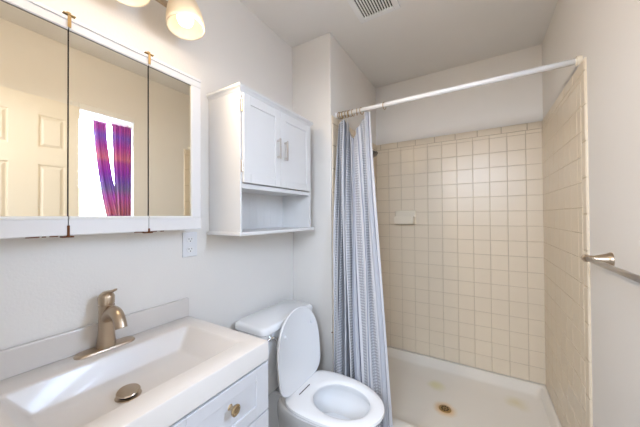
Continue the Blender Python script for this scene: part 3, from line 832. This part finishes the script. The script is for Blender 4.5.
# ---------------------------------------------------------------- toilet
TY = 1.178
to = thing('toilet', 'white toilet with its lid raised against the tank', 'toilet', (0.40, TY, 0))
def egg(x0, x1, hw, z, n=48, back=0.42, sq=2.0, sqb=None):
    """egg outline: x0 back, x1 front, widest at back fraction"""
    xc = x0 + (x1 - x0) * back
    pts = []
    for i in range(n):
        a = 2 * PI * i / n
        c_, s_ = math.cos(a), math.sin(a)
        e = 2.0 / (sq if c_ > 0 else (sqb or sq + 0.5))
        X = xc + ((x1 - xc) if c_ > 0 else (xc - x0)) * math.copysign(abs(c_) ** e, c_)
        Y = TY + hw * math.copysign(abs(s_) ** e, s_)
        pts.append((X, Y, z))
    return pts
mb = MB()
ZR = 0.384
mb.loft([egg(0.16, 0.62, 0.115, 0.0, back=.3, sq=2.8), egg(0.155, 0.625, 0.118, 0.02, back=.3, sq=2.8), egg(0.165, 0.60, 0.105, 0.05, back=.3, sq=2.5),
         egg(0.17, 0.58, 0.098, 0.12, back=.35), egg(0.17, 0.60, 0.108, 0.20, back=.4), egg(0.17, 0.66, 0.140, 0.28, back=.45),
         egg(0.19, 0.715, 0.170, 0.34), egg(0.21, 0.735, 0.182, 0.375), egg(0.215, 0.737, 0.183, ZR - 0.006), egg(0.220, 0.732, 0.179, ZR),
         egg(0.375, 0.690, 0.128, ZR, back=.5), egg(0.372, 0.694, 0.130, ZR - 0.022, back=.5), egg(0.368, 0.700, 0.134, ZR - 0.035, back=.5), egg(0.372, 0.685, 0.126, ZR - 0.07, back=.5),
         egg(0.385, 0.640, 0.100, ZR - 0.13, back=.45), egg(0.40, 0.59, 0.075, ZR - 0.18, back=.45), egg(0.42, 0.54, 0.045, ZR - 0.23, back=.45)])
bo = mb.build('bowl', PORC, to, smooth='auto')
MB().loft([egg(0.3885, 0.632, 0.0965, ZR - 0.138, back=.45), egg(0.3880, 0.633, 0.097, ZR - 0.136, back=.45)]).build('water', WATER, bo)
# rear shelf the tank sits on
sh2 = MB()
sh2.loft([rr(0.05, 0.30, TY - 0.085, TY + 0.085, 0.0, 0.04), rr(0.05, 0.30, TY - 0.08, TY + 0.08, 0.20, 0.04), rr(0.035, 0.31, TY - 0.10, TY + 0.10, 0.33, 0.04),
          rr(0.032, 0.31, TY - 0.105, TY + 0.105, 0.385, 0.03), rr(0.036, 0.305, TY - 0.10, TY + 0.10, 0.392, 0.03)])
sh2.build('rear_pedestal', PORC, to, smooth='auto')
tk = MB()
tk.loft([rr(0.045, 0.195, TY - 0.165, TY + 0.165, 0.390, 0.03), rr(0.038, 0.212, TY - 0.195, TY + 0.195, 0.41, 0.03), rr(0.034, 0.222, TY - 0.210, TY + 0.210, 0.52, 0.03),
         rr(0.030, 0.228, TY - 0.216, TY + 0.216, 0.722, 0.03)])
tank = tk.build('tank', PORC, to, smooth='auto')
tl_ = MB()
tl_.loft([rr(0.026, 0.236, TY - 0.222, TY + 0.222, 0.7225, 0.03), rr(0.020, 0.243, TY - 0.228, TY + 0.228, 0.728, 0.034), rr(0.020, 0.243, TY - 0.228, TY + 0.228, 0.748, 0.034),
          rr(0.024, 0.239, TY - 0.224, TY + 0.224, 0.757, 0.034), rr(0.034, 0.229, TY - 0.214, TY + 0.214, 0.762, 0.03)])
tl_.build('tank_lid', PORC, to, smooth='auto')
lvv = MB().lathe([(0.014, 0), (0.014, 0.006), (0.009, 0.010), (0.009, 0.018)], (0.2265, TY - 0.170, 0.700), (1, 0, 0), 16)
lvv.tube([(0.243, TY - 0.205, 0.705), (0.249, TY - 0.190, 0.712), (0.250, TY - 0.165, 0.706), (0.250, TY - 0.145, 0.685), (0.249, TY - 0.138, 0.650)], [0.006, 0.007, 0.0075, 0.007, 0.006], 10)
lvv.build('flush_lever', CHROME, to, smooth='auto')
# seat ring
se = MB()
zs0 = ZR + 0.004
o_ = lambda e, z: egg(0.268 + e, 0.748 - e, 0.188 - e, z, 72, sq=2.05, sqb=3.2)
i_ = lambda e, z: egg(0.392 - e, 0.680 + e, 0.118 + e, z, 72, back=.5, sqb=2.1)
se.loft([o_(0.004, zs0), o_(0.0, zs0 + 0.006), o_(0.002, zs0 + 0.016), o_(0.012, zs0 + 0.021), o_(0.03, zs0 + 0.0225), i_(0.02, zs0 + 0.0215), i_(0.008, zs0 + 0.018), i_(0.0, zs0 + 0.010), i_(0.0, zs0 + 0.003), i_(0.006, zs0), o_(0.004, zs0)], False, False)
seo = se.build('seat', SEATM, to, smooth='auto')
for yy in (TY - 0.078, TY + 0.078):
    MB().box(0.262, 0.302, yy - 0.020, yy + 0.020, ZR + 0.001, ZR + 0.034, bev=0.006).build('hinge_block', SEATM, seo, smooth='auto')
gl = MB()
gl.box(0.342, 0.346, TY - 0.085, TY + 0.010, zs0 + 0.0215, zs0 + 0.0236)
gl.build('hinge_slot', BLACK, seo)
# raised lid, leaning slightly back
ld_ = MB()
tilt = math.radians(5.0)
base_x, base_z = 0.312, ZR + 0.024
L = 0.403
def lid_ring(e, off):
    pts = []
    for X, Y, _ in egg(e, L - e, 0.189 - e, 0, 72, back=.42, sq=2.15, sqb=4.6):
        pts.append((base_x - X * math.sin(tilt) + off * math.cos(tilt), Y, base_z + X * math.cos(tilt) + off * math.sin(tilt)))
    return pts
ld_.loft([lid_ring(0.012, -0.018), lid_ring(0.004, -0.013), lid_ring(0.0, -0.006), lid_ring(0.0, 0.0), lid_ring(0.004, 0.002), lid_ring(0.010, 0.0), lid_ring(0.014, -0.002)])
lid = ld_.build('lid', SEATM, to, smooth='auto')
for X, Y in ((0.29, -0.118), (0.29, 0.118)):
    c0 = Vector((base_x - X * math.sin(tilt), TY + Y, base_z + X * math.cos(tilt)))
    bp_ = MB().lathe([(0.008, -0.003), (0.008, 0.004), (0.005, 0.007), (0.001, 0.0075)], c0, (math.cos(tilt), 0, math.sin(tilt)), 14)
    bp_.build('bumper', PLAST, lid, smooth='auto')
for s_ in (-1, 1):
    MB().lathe([(0.014, 0), (0.014, 0.006), (0.009, 0.014), (0.002, 0.017)], (0.33, TY + s_ * 0.108, 0.012), (0, s_ * 0.2, 1), 14).build('bolt_cap', PORC, to, smooth='auto')
